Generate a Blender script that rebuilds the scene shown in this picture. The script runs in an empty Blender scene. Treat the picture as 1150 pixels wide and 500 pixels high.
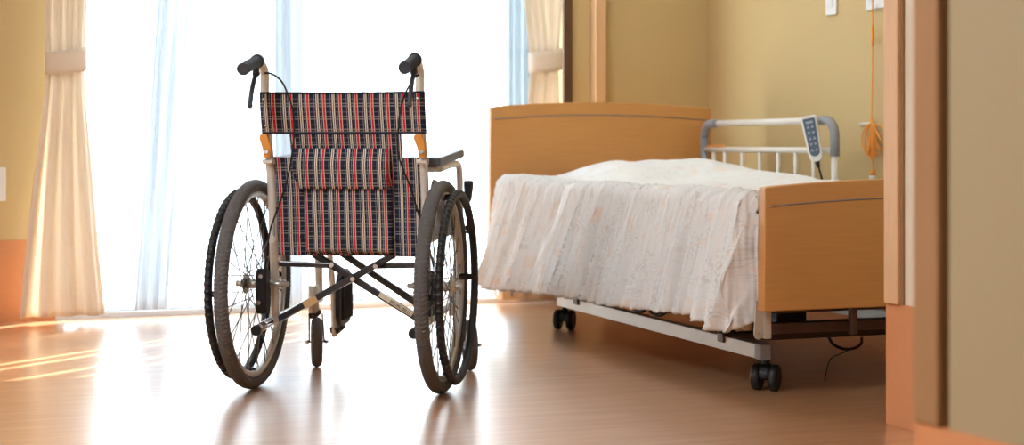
import bpy, bmesh, math, random
from mathutils import Vector, Matrix, noise
random.seed(7)
S = bpy.context.scene
COL = S.collection
R = math.radians

# ------------------------------------------------------------------ camera
F, HOR, CH = 1724.0, 162.0, 0.656          # focal length (px of a 1150 px frame), horizon row, eye height
cam_d = bpy.data.cameras.new('camera'); cam = bpy.data.objects.new('camera', cam_d); COL.objects.link(cam)
cam_d.sensor_width = 36; cam_d.lens = F / 1150 * 36
cam_d.shift_y = -(250 - HOR) / 1150
cam.location = (0, 0, CH); cam.rotation_euler = (R(90), 0, 0)
cam_d.clip_start = 0.05; cam_d.clip_end = 200
cam_d.dof.use_dof = True; cam_d.dof.focus_distance = 4.05; cam_d.dof.aperture_fstop = 3.2
S.camera = cam

# ------------------------------------------------------------------ world, sun, fill lamps, exposure
w = bpy.data.worlds.new('world'); S.world = w; w.use_nodes = True
bg = w.node_tree.nodes['Background']
bg.inputs[0].default_value = (0.86, 0.94, 1.0, 1); bg.inputs[1].default_value = 5.0
SUN_AZ, SUN_EL = 31.0, 40.0                # azimuth to the right of the view axis, elevation
sd = bpy.data.lights.new('sun', 'SUN'); so = bpy.data.objects.new('sun', sd); COL.objects.link(so)
sd.energy = 20; sd.angle = R(0.6); sd.color = (1.0, 0.96, 0.90)
_d = Vector((math.sin(R(SUN_AZ)) * math.cos(R(SUN_EL)), math.cos(R(SUN_AZ)) * math.cos(R(SUN_EL)), math.sin(R(SUN_EL))))
so.rotation_euler = _d.to_track_quat('Z', 'Y').to_euler(); so.location = (4, 10, 8)
FILL_W = 32.0                             # base power of the added fill lamps
S.view_settings.view_transform = 'Standard'; S.view_settings.look = 'None'
S.view_settings.exposure = 0.5; S.view_settings.gamma = 1; S.view_settings.use_curve_mapping = False
S.cycles.use_denoising = True
S.cycles.max_bounces = 10; S.cycles.transparent_max_bounces = 16
S.cycles.diffuse_bounces = 5; S.cycles.transmission_bounces = 8; S.cycles.glossy_bounces = 4
S.cycles.sample_clamp_indirect = 6; S.cycles.caustics_reflective = False; S.cycles.caustics_refractive = False

# ------------------------------------------------------------------ frames
BED = (0.627, 3.929, R(20.0))
CHA = (-0.438, 4.091, R(-9.11))
def loc(fr, px, py, u=None, v=None, z=None):
    """point in frame fr on the sight line of a photo pixel, on the plane u=, v= or z="""
    ox, oy, a = fr; c, s = math.cos(a), math.sin(a)
    dx, dy, dz = (px - 575) / F, 1.0, (HOR - py) / F
    du, dv = dx * c + dy * s, -dx * s + dy * c
    u0, v0 = -(ox * c + oy * s), -(-ox * s + oy * c)
    if v is not None: t = (v - v0) / dv
    elif u is not None: t = (u - u0) / du
    else: t = (z - CH) / dz
    return Vector((u0 + du * t, v0 + dv * t, CH + dz * t))
def B(px, py, **k): return loc(BED, px, py, **k)
def K(px, py, v): return loc(CHA, px, py, v=v)
def world(fr, u, v, z=0):
    ox, oy, a = fr; c, s = math.cos(a), math.sin(a)
    return Vector((ox + u * c - v * s, oy + u * s + v * c, z))

# ------------------------------------------------------------------ materials
def lin(c):
    return tuple(((x / 255) / 12.92 if x / 255 <= .04045 else ((x / 255 + .055) / 1.055) ** 2.4) for x in c) + (1,)
def mat(name, rgb, rough=.5, metal=0, spec=.5, coat=0, var=0.0, vscale=40, bump=0.0, bscale=80, stretch=(1, 1, 1)):
    m = bpy.data.materials.new(name); m.use_nodes = True
    nt = m.node_tree; b = nt.nodes['Principled BSDF']
    col = lin(rgb)
    b.inputs['Base Color'].default_value = col; b.inputs['Roughness'].default_value = rough
    b.inputs['Metallic'].default_value = metal; b.inputs['Specular IOR Level'].default_value = spec
    b.inputs['Coat Weight'].default_value = coat
    tc = nt.nodes.new('ShaderNodeTexCoord'); mp = nt.nodes.new('ShaderNodeMapping')
    mp.inputs['Scale'].default_value = stretch; nt.links.new(tc.outputs['Object'], mp.inputs[0])
    n = nt.nodes.new('ShaderNodeTexNoise'); n.inputs['Scale'].default_value = vscale; n.inputs['Detail'].default_value = 4
    nt.links.new(mp.outputs[0], n.inputs['Vector'])
    mx = nt.nodes.new('ShaderNodeMix'); mx.data_type = 'RGBA'
    mx.inputs[6].default_value = tuple(max(0, x * (1 - var)) for x in col[:3]) + (1,)
    mx.inputs[7].default_value = tuple(min(1, x * (1 + var)) for x in col[:3]) + (1,)
    nt.links.new(n.outputs[0], mx.inputs[0]); nt.links.new(mx.outputs[2], b.inputs['Base Color'])
    if bump:
        n2 = nt.nodes.new('ShaderNodeTexNoise'); n2.inputs['Scale'].default_value = bscale; n2.inputs['Detail'].default_value = 5
        nt.links.new(mp.outputs[0], n2.inputs['Vector'])
        bp = nt.nodes.new('ShaderNodeBump'); bp.inputs['Strength'].default_value = bump; bp.inputs['Distance'].default_value = .002
        nt.links.new(n2.outputs[0], bp.inputs['Height']); nt.links.new(bp.outputs[0], b.inputs['Normal'])
    return m
M = {}
M['wall'] = mat('mustard_wallpaper', (208, 184, 134), .85, var=.06, vscale=120, bump=.25, bscale=350)
M['terra'] = mat('terracotta_wainscot', (212, 146, 98), .6, var=.05, vscale=60, bump=.1)
M['cream'] = mat('cream_wall_paint', (236, 226, 208), .8, var=.03, bump=.1)
M['beige'] = mat('beige_corridor_wall', (172, 156, 124), .85, var=.05, vscale=200, bump=.2, bscale=400)
M['white'] = mat('white_ceiling', (240, 238, 232), .9, var=.02)
M['alu'] = mat('pale_aluminium', (215, 222, 226), .4, .2, var=.03)
M['wood'] = mat('light_oak_board', (206, 148, 84), .38, var=.10, vscale=9, stretch=(.8, 4, 14), coat=.15)
M['woodtrim'] = mat('light_oak_trim', (226, 184, 140), .45, var=.10, vscale=9, stretch=(10, 10, .8))
M['wooddark'] = mat('brown_wood_jamb', (164, 124, 84), .55, var=.12, vscale=9, stretch=(10, 10, .8))
M['darkstrip'] = mat('dark_brown_strip', (96, 66, 44), .6, var=.1)
M['black'] = mat('black_plastic', (24, 25, 28), .5, var=.15)
M['blackpaint'] = mat('black_painted_tube', (30, 30, 36), .35, var=.1, coat=.3)
M['rubber'] = mat('dark_grey_rubber', (92, 90, 90), .75, var=.2, vscale=150)
M['grip'] = mat('dark_grip_rubber', (52, 58, 68), .5, var=.15, vscale=200, bump=.5, bscale=600)
M['champ'] = mat('champagne_painted_tube', (226, 224, 218), .34, .15, var=.05)
M['chrome'] = mat('chrome', (215, 215, 215), .14, 1, var=.03)
M['rim'] = mat('brushed_rim_metal', (198, 196, 192), .3, .7, var=.05)
M['greypl'] = mat('grey_plastic', (150, 153, 160), .4, var=.05)
M['pad'] = mat('dark_grey_armrest_pad', (78, 86, 96), .38, var=.1, vscale=200, bump=.3, bscale=300)
M['orange'] = mat('orange_plastic', (226, 150, 60), .45, var=.08)
M['cord'] = mat('orange_cord', (252, 166, 66), .6, var=.08)
M['plate'] = mat('white_plastic', (236, 236, 236), .4, var=.02)
M['whitetube'] = mat('white_painted_tube', (232, 228, 220), .35, var=.03)
M['railmetal'] = mat('silver_grey_bed_rail', (208, 202, 190), .42, .35, var=.05)
M['brown'] = mat('dark_brown_steel', (86, 62, 50), .45, .1, var=.15)
M['navy'] = mat('navy_binding', (38, 42, 58), .8, var=.2, vscale=300)
M['spoke'] = mat('dull_steel_spoke', (120, 118, 114), .4, .3)
M['tan'] = mat('tan_sticker', (206, 168, 120), .6, var=.12, vscale=90)
M['sticker'] = mat('cream_sticker', (222, 212, 186), .6, var=.03)
M['ink'] = mat('dark_ink', (40, 40, 44), .6)
M['bluegrey'] = mat('blue_grey_keypad', (84, 102, 124), .45, var=.05)
M['keys'] = mat('pale_blue_keys', (158, 178, 198), .45, var=.05)
M['mattress'] = mat('pale_mattress_fabric', (216, 214, 208), .8, var=.05)
M['concrete'] = mat('pale_balcony_concrete', (205, 205, 200), .8, var=.08)
M['tubegroove'] = mat('grey_inlay_strip', (150, 148, 150), .35, .5)

def floor_material():
    m = bpy.data.materials.new('polished_wood_floor'); m.use_nodes = True
    nt = m.node_tree; b = nt.nodes['Principled BSDF']; N = nt.nodes.new; L = nt.links.new
    tc = N('ShaderNodeTexCoord'); mp = N('ShaderNodeMapping'); mp.inputs['Scale'].default_value = (.5, 7, 1)
    L(tc.outputs['Object'], mp.inputs[0])
    n = N('ShaderNodeTexNoise'); n.inputs['Scale'].default_value = 5; n.inputs['Detail'].default_value = 6; n.inputs['Distortion'].default_value = .6
    L(mp.outputs[0], n.inputs['Vector'])
    cr = N('ShaderNodeValToRGB'); e = cr.color_ramp.elements
    e[0].position = .3; e[0].color = lin((182, 130, 92)); e[1].position = .72; e[1].color = lin((204, 154, 112))
    L(n.outputs[0], cr.inputs[0]); L(cr.outputs[0], b.inputs['Base Color'])
    n3 = N('ShaderNodeTexNoise'); n3.inputs['Scale'].default_value = 3.0; n3.inputs['Detail'].default_value = 3
    L(tc.outputs['Object'], n3.inputs['Vector'])
    mr = N('ShaderNodeMapRange'); mr.inputs[3].default_value = .28; mr.inputs[4].default_value = .36
    L(n3.outputs[0], mr.inputs[0]); L(mr.outputs[0], b.inputs['Roughness'])
    b.inputs['Specular IOR Level'].default_value = .6; b.inputs['Coat Weight'].default_value = 1; b.inputs['Coat IOR'].default_value = 1.7; b.inputs['Coat Roughness'].default_value = .25
    n2 = N('ShaderNodeTexNoise'); n2.inputs['Scale'].default_value = 22; n2.inputs['Detail'].default_value = 3
    L(tc.outputs['Object'], n2.inputs['Vector'])
    bp = N('ShaderNodeBump'); bp.inputs['Strength'].default_value = .08; bp.inputs['Distance'].default_value = .002
    L(n2.outputs[0], bp.inputs['Height']); L(bp.outputs[0], b.inputs['Normal'])
    return m
M['floor'] = floor_material()

def plaid(name, dx=0.0, dz=0.0):
    m = bpy.data.materials.new(name); m.use_nodes = True
    nt = m.node_tree; b = nt.nodes['Principled BSDF']; N = nt.nodes.new; L = nt.links.new
    b.inputs['Roughness'].default_value = .85; b.inputs['Specular IOR Level'].default_value = .25
    tc = N('ShaderNodeTexCoord'); sp = N('ShaderNodeSeparateXYZ'); L(tc.outputs['Object'], sp.inputs[0])
    navy, cream, red, grey = lin((34, 40, 60)), lin((236, 228, 214)), lin((206, 46, 64)), lin((140, 146, 160))
    def ramp(axis, off, period, stops):
        a = N('ShaderNodeMath'); a.operation = 'MULTIPLY_ADD'; L(sp.outputs[axis], a.inputs[0])
        a.inputs[1].default_value = 1 / period; a.inputs[2].default_value = off + 40
        f = N('ShaderNodeMath'); f.operation = 'FRACT'; L(a.outputs[0], f.inputs[0])
        r = N('ShaderNodeValToRGB'); r.color_ramp.interpolation = 'CONSTANT'; el = r.color_ramp.elements
        el[0].position = 0; el[0].color = stops[0][1]; el[1].position = stops[1][0]; el[1].color = stops[1][1]
        for p, c in stops[2:]: q = el.new(p); q.color = c
        L(f.outputs[0], r.inputs[0]); return r
    vs = ramp(0, dx, .0437, [(0, navy), (.12, grey), (.15, navy), (.24, cream), (.30, navy), (.345, cream), (.405, navy), (.53, grey), (.56, navy),
                              (.64, cream), (.67, red), (.81, cream), (.84, navy)])
    W1, W0 = (1, 1, 1, 1), (0, 0, 0, 1); G = (.45, .45, .45, 1)
    hs = ramp(2, dz, .0340, [(0, W0), (.20, W1), (.30, W0), (.40, W1), (.50, W0), (.76, G), (.84, W0)])
    hc = N('ShaderNodeMix'); hc.data_type = 'RGBA'; hc.inputs[6].default_value = (0, 0, 0, 1)
    k = N('ShaderNodeMath'); k.operation = 'MULTIPLY'; L(hs.outputs[0], k.inputs[0]); k.inputs[1].default_value = .5
    mx = N('ShaderNodeMix'); mx.data_type = 'RGBA'; L(k.outputs[0], mx.inputs[0]); L(vs.outputs[0], mx.inputs[6])
    mx.inputs[7].default_value = lin((170, 160, 150)); L(mx.outputs[2], b.inputs['Base Color'])
    nz = N('ShaderNodeTexNoise'); nz.inputs['Scale'].default_value = 500; L(tc.outputs['Object'], nz.inputs['Vector'])
    bp = N('ShaderNodeBump'); bp.inputs['Strength'].default_value = .3; bp.inputs['Distance'].default_value = .001
    L(nz.outputs[0], bp.inputs['Height']); L(bp.outputs[0], b.inputs['Normal'])
    return m
M['plaid'] = plaid('plaid_fabric'); M['plaid2'] = plaid('plaid_pocket_fabric', .35, .4); M['plaid3'] = plaid('plaid_flap_fabric', .12, .2)

def cloth(name, rgb, trans=.35, clear=0.0, rough=.9):
    m = bpy.data.materials.new(name); m.use_nodes = True
    nt = m.node_tree; N = nt.nodes.new; L = nt.links.new
    for n in list(nt.nodes): nt.nodes.remove(n)
    out = N('ShaderNodeOutputMaterial'); d = N('ShaderNodeBsdfDiffuse'); t = N('ShaderNodeBsdfTranslucent'); mx = N('ShaderNodeMixShader')
    tc = N('ShaderNodeTexCoord'); nz = N('ShaderNodeTexNoise'); nz.inputs['Scale'].default_value = 60; L(tc.outputs['Object'], nz.inputs['Vector'])
    c = N('ShaderNodeMix'); c.data_type = 'RGBA'; col = lin(rgb)
    c.inputs[6].default_value = tuple(x * .95 for x in col[:3]) + (1,); c.inputs[7].default_value = col
    L(nz.outputs[0], c.inputs[0]); L(c.outputs[2], d.inputs[0]); L(c.outputs[2], t.inputs[0])
    mx.inputs[0].default_value = trans; L(d.outputs[0], mx.inputs[1]); L(t.outputs[0], mx.inputs[2])
    if clear:
        tr = N('ShaderNodeBsdfTransparent'); m2 = N('ShaderNodeMixShader'); m2.inputs[0].default_value = clear
        L(mx.outputs[0], m2.inputs[1]); L(tr.outputs[0], m2.inputs[2]); L(m2.outputs[0], out.inputs[0])
    else: L(mx.outputs[0], out.inputs[0])
    return m
M['curtain'] = cloth('cream_curtain_cloth', (250, 240, 226), .34)
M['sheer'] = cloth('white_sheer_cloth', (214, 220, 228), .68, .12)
M['sheerdense'] = cloth('white_sheer_cloth_gathered_shaded', (188, 195, 203), .5, .05)  # white cloth greyed: shade of the doubled layers is in the colour

def glass():
    m = bpy.data.materials.new('window_glass'); m.use_nodes = True
    nt = m.node_tree; N = nt.nodes.new; L = nt.links.new
    for n in list(nt.nodes): nt.nodes.remove(n)
    out = N('ShaderNodeOutputMaterial'); t = N('ShaderNodeBsdfTransparent'); t.inputs[0].default_value = (.95, .98, .98, 1)
    g = N('ShaderNodeBsdfGlossy'); g.inputs['Roughness'].default_value = .02; 
    mx = N('ShaderNodeMixShader'); mx.inputs[0].default_value = .04; L(t.outputs[0], mx.inputs[1]); L(g.outputs[0], mx.inputs[2]); L(mx.outputs[0], out.inputs[0])
    return m
M['glass'] = glass()
M['sheershade'] = cloth('shaded_white_sheer_cloth', (150, 162, 174), .45, .04)  # same white sheer, darkened so the fold's shade sits in its colour

def duvet_material():
    m = bpy.data.materials.new('floral_duvet_cloth'); m.use_nodes = True
    nt = m.node_tree; b = nt.nodes['Principled BSDF']; N = nt.nodes.new; L = nt.links.new
    b.inputs['Roughness'].default_value = .85; b.inputs['Specular IOR Level'].default_value = .2
    b.inputs['Sheen Weight'].default_value = .15
    uv = N('ShaderNodeUVMap'); uv.uv_map = 'UVMap'
    def noi(scale, detail=2, dist=0):
        n = N('ShaderNodeTexNoise'); n.inputs['Scale'].default_value = scale; n.inputs['Detail'].default_value = detail
        n.inputs['Distortion'].default_value = dist; L(uv.outputs[0], n.inputs['Vector']); return n
    def thr(src, lo, hi):
        r = N('ShaderNodeMapRange'); r.inputs[1].default_value = lo; r.inputs[2].default_value = hi; r.clamp = True; L(src, r.inputs[0]); return r
    def mul(a, bb):
        k = N('ShaderNodeMath'); k.operation = 'MULTIPLY'; L(a, k.inputs[0])
        if isinstance(bb, float): k.inputs[1].default_value = bb
        else: L(bb, k.inputs[1])
        return k
    def mixc(fac, a, col):
        x = N('ShaderNodeMix'); x.data_type = 'RGBA'; L(fac, x.inputs[0])
        if isinstance(a, tuple): x.inputs[6].default_value = a
        else: L(a, x.inputs[6])
        x.inputs[7].default_value = col; return x.outputs[2]
    wv = N('ShaderNodeTexWave'); wv.wave_type = 'RINGS'; wv.inputs['Scale'].default_value = 17; wv.inputs['Distortion'].default_value = 22
    wv.inputs['Detail'].default_value = 2; wv.inputs['Detail Scale'].default_value = 1.6; L(uv.outputs[0], wv.inputs['Vector'])
    line = thr(wv.outputs['Fac'], .72, .9); patch = thr(noi(12, 2).outputs[0], .45, .6)
    c = mixc(mul(mul(line.outputs[0], patch.outputs[0]).outputs[0], .30).outputs[0], lin((238, 241, 243)), lin((190, 186, 180)))
    pe = mul(thr(noi(14, 1, .8).outputs[0], .62, .72).outputs[0], .25)
    c = mixc(pe.outputs[0], c, lin((240, 190, 140)))
    vo = N('ShaderNodeTexVoronoi'); vo.inputs['Scale'].default_value = 6.5; L(uv.outputs[0], vo.inputs['Vector'])
    fl = mul(thr(vo.outputs['Distance'], .17, .09).outputs[0], thr(noi(30, 1).outputs[0], .4, .52).outputs[0])
    sel = N('ShaderNodeSeparateColor'); L(vo.outputs['Color'], sel.inputs[0])
    c = mixc(mul(mul(fl.outputs[0], thr(sel.outputs[0], .45, .6).outputs[0]).outputs[0], .28).outputs[0], c, lin((232, 150, 130)))
    L(c, b.inputs['Base Color'])
    bn = noi(70, 5); bp = N('ShaderNodeBump'); bp.inputs['Strength'].default_value = .5; bp.inputs['Distance'].default_value = .003
    L(bn.outputs[0], bp.inputs['Height']); L(bp.outputs[0], b.inputs['Normal'])
    return m
M['duvet'] = duvet_material()

# ------------------------------------------------------------------ mesh builder
class MB:
    def __init__(s): s.v = []; s.f = []; s.sm = []; s.uv = None
    def add(s, vs, fs, smooth=False):
        o = len(s.v); s.v += [tuple(x) for x in vs]; s.f += [tuple(i + o for i in f) for f in fs]; s.sm += [smooth] * len(fs); return s
    def box(s, a, b, T=None):
        x0, x1 = sorted((a[0], b[0])); y0, y1 = sorted((a[1], b[1])); z0, z1 = sorted((a[2], b[2]))
        vs = [Vector(p) for p in ((x0, y0, z0), (x1, y0, z0), (x1, y1, z0), (x0, y1, z0), (x0, y0, z1), (x1, y0, z1), (x1, y1, z1), (x0, y1, z1))]
        if T is not None: vs = [T @ p for p in vs]
        return s.add(vs, [(0, 3, 2, 1), (4, 5, 6, 7), (0, 1, 5, 4), (1, 2, 6, 5), (2, 3, 7, 6), (3, 0, 4, 7)])
    def tube(s, pts, r, seg=12, caps=True, smooth=True, closed=False):
        pts = [Vector(p) for p in pts]; n = len(pts); rr = r if isinstance(r, (list, tuple)) else [r] * n
        vs = []; prev = None
        for i, p in enumerate(pts):
            if closed: t = pts[(i + 1) % n] - pts[i - 1]
            else: t = pts[min(i + 1, n - 1)] - pts[max(i - 1, 0)]
            t.normalize()
            if prev is None:
                a = Vector((0, 0, 1)) if abs(t.z) < .9 else Vector((1, 0, 0)); x = t.cross(a).normalized()
            else: x = (prev - t * prev.dot(t)).normalized()
            prev = x; y = t.cross(x)
            for k in range(seg):
                q = 2 * math.pi * k / seg; vs.append(p + (x * math.cos(q) + y * math.sin(q)) * rr[i])
        fs = []
        for i in range(n if closed else n - 1):
            for k in range(seg):
                a = i * seg + k; b = i * seg + (k + 1) % seg; j = (i + 1) % n
                fs.append((a, b, j * seg + (k + 1) % seg, j * seg + k))
        s.add(vs, fs, smooth)
        if caps and not closed:
            o = len(s.v) - len(vs)
            s.f.append(tuple(o + k for k in range(seg))[::-1]); s.sm.append(False)
            s.f.append(tuple(o + (n - 1) * seg + k for k in range(seg))); s.sm.append(False)
        return s
    def bar(s, p, q, w, h, up=(0, 0, 1)):
        p, q = Vector(p), Vector(q); t = (q - p); l = t.length; t.normalize(); u = Vector(up)
        x = t.cross(u).normalized(); y = x.cross(t)
        T = Matrix((x, t, y)).transposed().to_4x4(); T.translation = p
        return s.box((-w / 2, 0, -h / 2), (w / 2, l, h / 2), T)
    def disc(s, c, ax, r, th, seg=24, r2=None):
        c = Vector(c); a = Vector(ax).normalized(); r2 = r if r2 is None else r2
        return s.tube([c - a * th / 2, c + a * th / 2], [r, r2], seg)
    def prism(s, poly, T0, T1):
        """poly: 2-D points; T0,T1 map (a,b)->3-D for the two faces"""
        n = len(poly); vs = [T0(*p) for p in poly] + [T1(*p) for p in poly]
        fs = [tuple(range(n))[::-1], tuple(range(n, 2 * n))] + [(i, (i + 1) % n, n + (i + 1) % n, n + i) for i in range(n)]
        return s.add(vs, fs)
    def grid(s, fn, nu, nv, keep=None, smooth=True, closed_u=False):
        vs = [fn(i / nu, j / nv) for j in range(nv + 1) for i in range(nu + 1)]; w_ = nu + 1
        fs = [(j * w_ + i, j * w_ + i + 1, (j + 1) * w_ + i + 1, (j + 1) * w_ + i) for j in range(nv) for i in range(nu) if keep is None or keep((i + .5) / nu, (j + .5) / nv)]
        return s.add(vs, fs, smooth)
    def sphere(s, c, r, nu=16, nv=10, sc=(1, 1, 1)):
        c = Vector(c)
        return s.grid(lambda a, b: c + Vector((math.cos(2 * math.pi * a) * math.sin(math.pi * b) * r * sc[0], math.sin(2 * math.pi * a) * math.sin(math.pi * b) * r * sc[1], -math.cos(math.pi * b) * r * sc[2])), nu, nv)
    def build(s, name, m, parent=None, fr=None, bevel=0, solid=0, seg=2):
        me = bpy.data.meshes.new(name); me.from_pydata(s.v, [], s.f)
        me.polygons.foreach_set('use_smooth', s.sm)
        bm = bmesh.new(); bm.from_mesh(me); bmesh.ops.remove_doubles(bm, verts=bm.verts, dist=1e-6)
        if not getattr(s, 'open', False): bmesh.ops.recalc_face_normals(bm, faces=bm.faces)
        bm.to_mesh(me); bm.free(); me.update()
        me.materials.append(m)
        o = bpy.data.objects.new(name, me); COL.objects.link(o)
        if parent is not None: o.parent = parent
        elif fr is not None: o.location = (fr[0], fr[1], 0); o.rotation_euler = (0, 0, fr[2])
        if solid:
            q = o.modifiers.new('solid', 'SOLIDIFY'); q.thickness = solid; q.offset = 0
        if bevel:
            q = o.modifiers.new('bevel', 'BEVEL'); q.width = bevel; q.segments = seg; q.limit_method = 'ANGLE'; q.angle_limit = R(40)
        return o
def tag(o, label=None, cat=None, group=None, kind=None):
    if label: o['label'] = label
    if cat: o['category'] = cat
    if group: o['group'] = group
    if kind: o['kind'] = kind
    return o
def empty(name, p, rz, label, cat, group=None):
    o = bpy.data.objects.new(name, None); COL.objects.link(o); o.location = p; o.rotation_euler = (0, 0, rz); o.empty_display_size = .1
    return tag(o, label, cat, group)
def struct(name, mb, m, fr=BED, **k): return tag(mb.build(name, m, None, fr, **k), kind='structure')
def smoothpath(pts, n=6):
    """Catmull-Rom through points"""
    P = [Vector(p) for p in pts]; P = [P[0] * 2 - P[1]] + P + [P[-1] * 2 - P[-2]]; out = []
    for i in range(1, len(P) - 2):
        for k in range(n):
            t = k / n; a, b, c, d = P[i - 1], P[i], P[i + 1], P[i + 2]
            out.append(.5 * ((2 * b) + (c - a) * t + (2 * a - 5 * b + 4 * c - d) * t * t + (3 * b - a - 3 * c + d) * t ** 3))
    out.append(P[-2]); return out
def sst(a, b, x):
    x = max(0, min(1, (x - a) / (b - a))); return x * x * (3 - 2 * x)

# ------------------------------------------------------------------ the room (bed frame: u across, v towards the window)
WV = 2.50; RU = 1.15; LU = -3.6; BV = -5.6; CZ = 2.5; WZ = 0.30
U0 = B(62, 100, v=WV).x; U1 = B(634, 100, v=WV).x      # window opening in the far wall
struct('floor', MB().box((LU - .1, BV - .1, -.1), (RU + .1, WV + .12, 0)), M['floor'])
struct('ceiling', MB().box((LU - .1, BV - .1, CZ), (RU + .1, WV + .12, CZ + .1)), M['white'])
struct('wall_right', MB().box((RU, BV, 0), (RU + .1, WV + .12, CZ)), M['wall'])
struct('wall_left', MB().box((LU - .1, BV, 0), (LU, WV + .12, CZ)), M['white'])
struct('wall_behind', MB().box((LU, BV - .1, 0), (RU, BV, CZ)), M['white'])
wb = MB().box((LU, WV, 0), (U0, WV + .12, CZ)).box((U1, WV, 0), (RU, WV + .12, CZ)).box((U0, WV, 2.2), (U1, WV + .12, CZ))
struct('wall_window', wb, M['wall'])
struct('trim_1', MB().box((LU, WV - .006, 0), (U0, WV, WZ)).box((U1, WV - .006, 0), (RU, WV, WZ)), M['terra'])
struct('trim_2', MB().box((RU - .006, BV, 0), (RU, WV - .006, WZ)), M['terra'])
# wooden post and dark brown strip right of the window
pu = B(680, 50, v=WV - .05).x; pl = B(668, 50, v=WV - .05).x
struct('trim_3', MB().box((pl, WV - .06, .1), (pu, WV, CZ)), M['woodtrim'], bevel=.004)
struct('dark_strip', MB().box((U1 - .012, WV - .02, 0), (B(643, 50, v=WV - .02).x, WV + .0, 2.24)), M['darkstrip'])
struct('baseboard_window', MB().box((B(566, 330, v=2.38).x, 2.40, .022), (RU - .01, WV - .01, .105)), M['woodtrim'], bevel=.003)
# partition block whose corner is seen between bed and near wall
cA = B(998, 400, u=.128)
vb = cA.y
struct('wall_partition', MB().box((.128, -2.2, 0), (RU, vb, CZ)), M['cream'])
struct('trim_5', MB().box((.123, -2.2, 0), (.128, vb + .004, .285)), M['terra'], bevel=.001)
v1 = B(1010, 200, u=.118).y; v0 = B(994.5, 200, u=.118).y
struct('trim_6', MB().box((.112, v1, .285), (.16, v0, CZ)), M['woodtrim'], bevel=.003)
struct('trim_7', MB().box((.121, v1 - .008, .285), (.127, v1, CZ)), M['wooddark'])
# near wall with brown jamb
NW = (0.52, 1.97, R(25))
struct('wall_near', MB().box((.0, -3.2, .30), (.12, -.06, CZ)), M['beige'], NW)
struct('baseboard_near', MB().box((-.004, -3.2, 0), (.12, -.0, .30)), M['terra'], NW)
struct('trim_8', MB().box((-.008, -.048, .30), (.125, .0, CZ)), M['wooddark'], NW, bevel=.004)

# window frames, glass (in the opening, floor to 2.2 m)
def window(n, a, b, d):
    f = MB(); t = .035
    f.box((a, WV + d, .02), (b, WV + d + .04, .05)).box((a, WV + d, .02), (a + t, WV + d + .04, 2.2)).box((b - t, WV + d, .02), (b, WV + d + .04, 2.2)).box((a, WV + d, 2.15), (b, WV + d + .04, 2.2))
    f
    f.box((a, WV + d, .105), (b, WV + d + .04, .125))
    o = struct('window_%d' % n, f, M['alu'], bevel=.003)
    g = MB().box((a + t, WV + d + .017, .12), (b - t, WV + d + .023, 2.15)).build('glass_pane', M['glass'], o)
ms = B(341, 100, v=WV + .05).x
window(1, U0, ms + .02, .03); window(2, ms - .02, U1, .075)
struct('trim_9', MB().box((U0, WV, 0), (U1, WV + .12, .02)), M['alu'])

# outside: balcony slab and railing
struct('balcony_floor', MB().box((LU, WV + .12, -.15), (3, 4.2, -.03)), M['white'])
rl = empty('balcony_railing', world(BED, 0, 4.1), BED[2], 'pale metal balcony railing with thin upright bars outside the window', 'railing')
MB().box((-3.2, -.02, 1.12), (2.6, .02, 1.16)).build('top_rail', M['alu'], rl)
MB().box((-3.2, -.02, .02), (2.6, .02, .05)).build('bottom_rail', M['alu'], rl)
for i in range(45):
    u = -3.1 + i * .125
    MB().box((u - .006, -.01, .05), (u + .006, .01, 1.12)).build('railing_bar', M['alu'], rl)

# fill lamps, added unseen under the ceiling to brighten bed, chair and room
for i, (u, v) in enumerate(((-.1, 1.35), (-2.6, -1.3))):
    p = world(BED, u, v, CZ)
    lt = empty('fill_lamp', p, BED[2], ('flat white fill lamp added out of view above the bed side', 'flat white fill lamp added out of view on the left of the room')[i], 'fill lamp', None)
    MB().box((-.4, -.4, -.04), (.4, .4, 0)).build('fill_lamp_housing', M['plate'], lt, bevel=.01)
    ld = bpy.data.lights.new('fill_lamp_light', 'AREA'); ld.shape = 'SQUARE'; ld.size = .75; ld.energy = (FILL_W * .25, FILL_W * 1.55)[i]; ld.color = (.88, .95, 1)
    lo = bpy.data.objects.new('fill_lamp_light', ld); COL.objects.link(lo); lo.parent = lt; lo.location = (0, 0, -.05)

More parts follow.
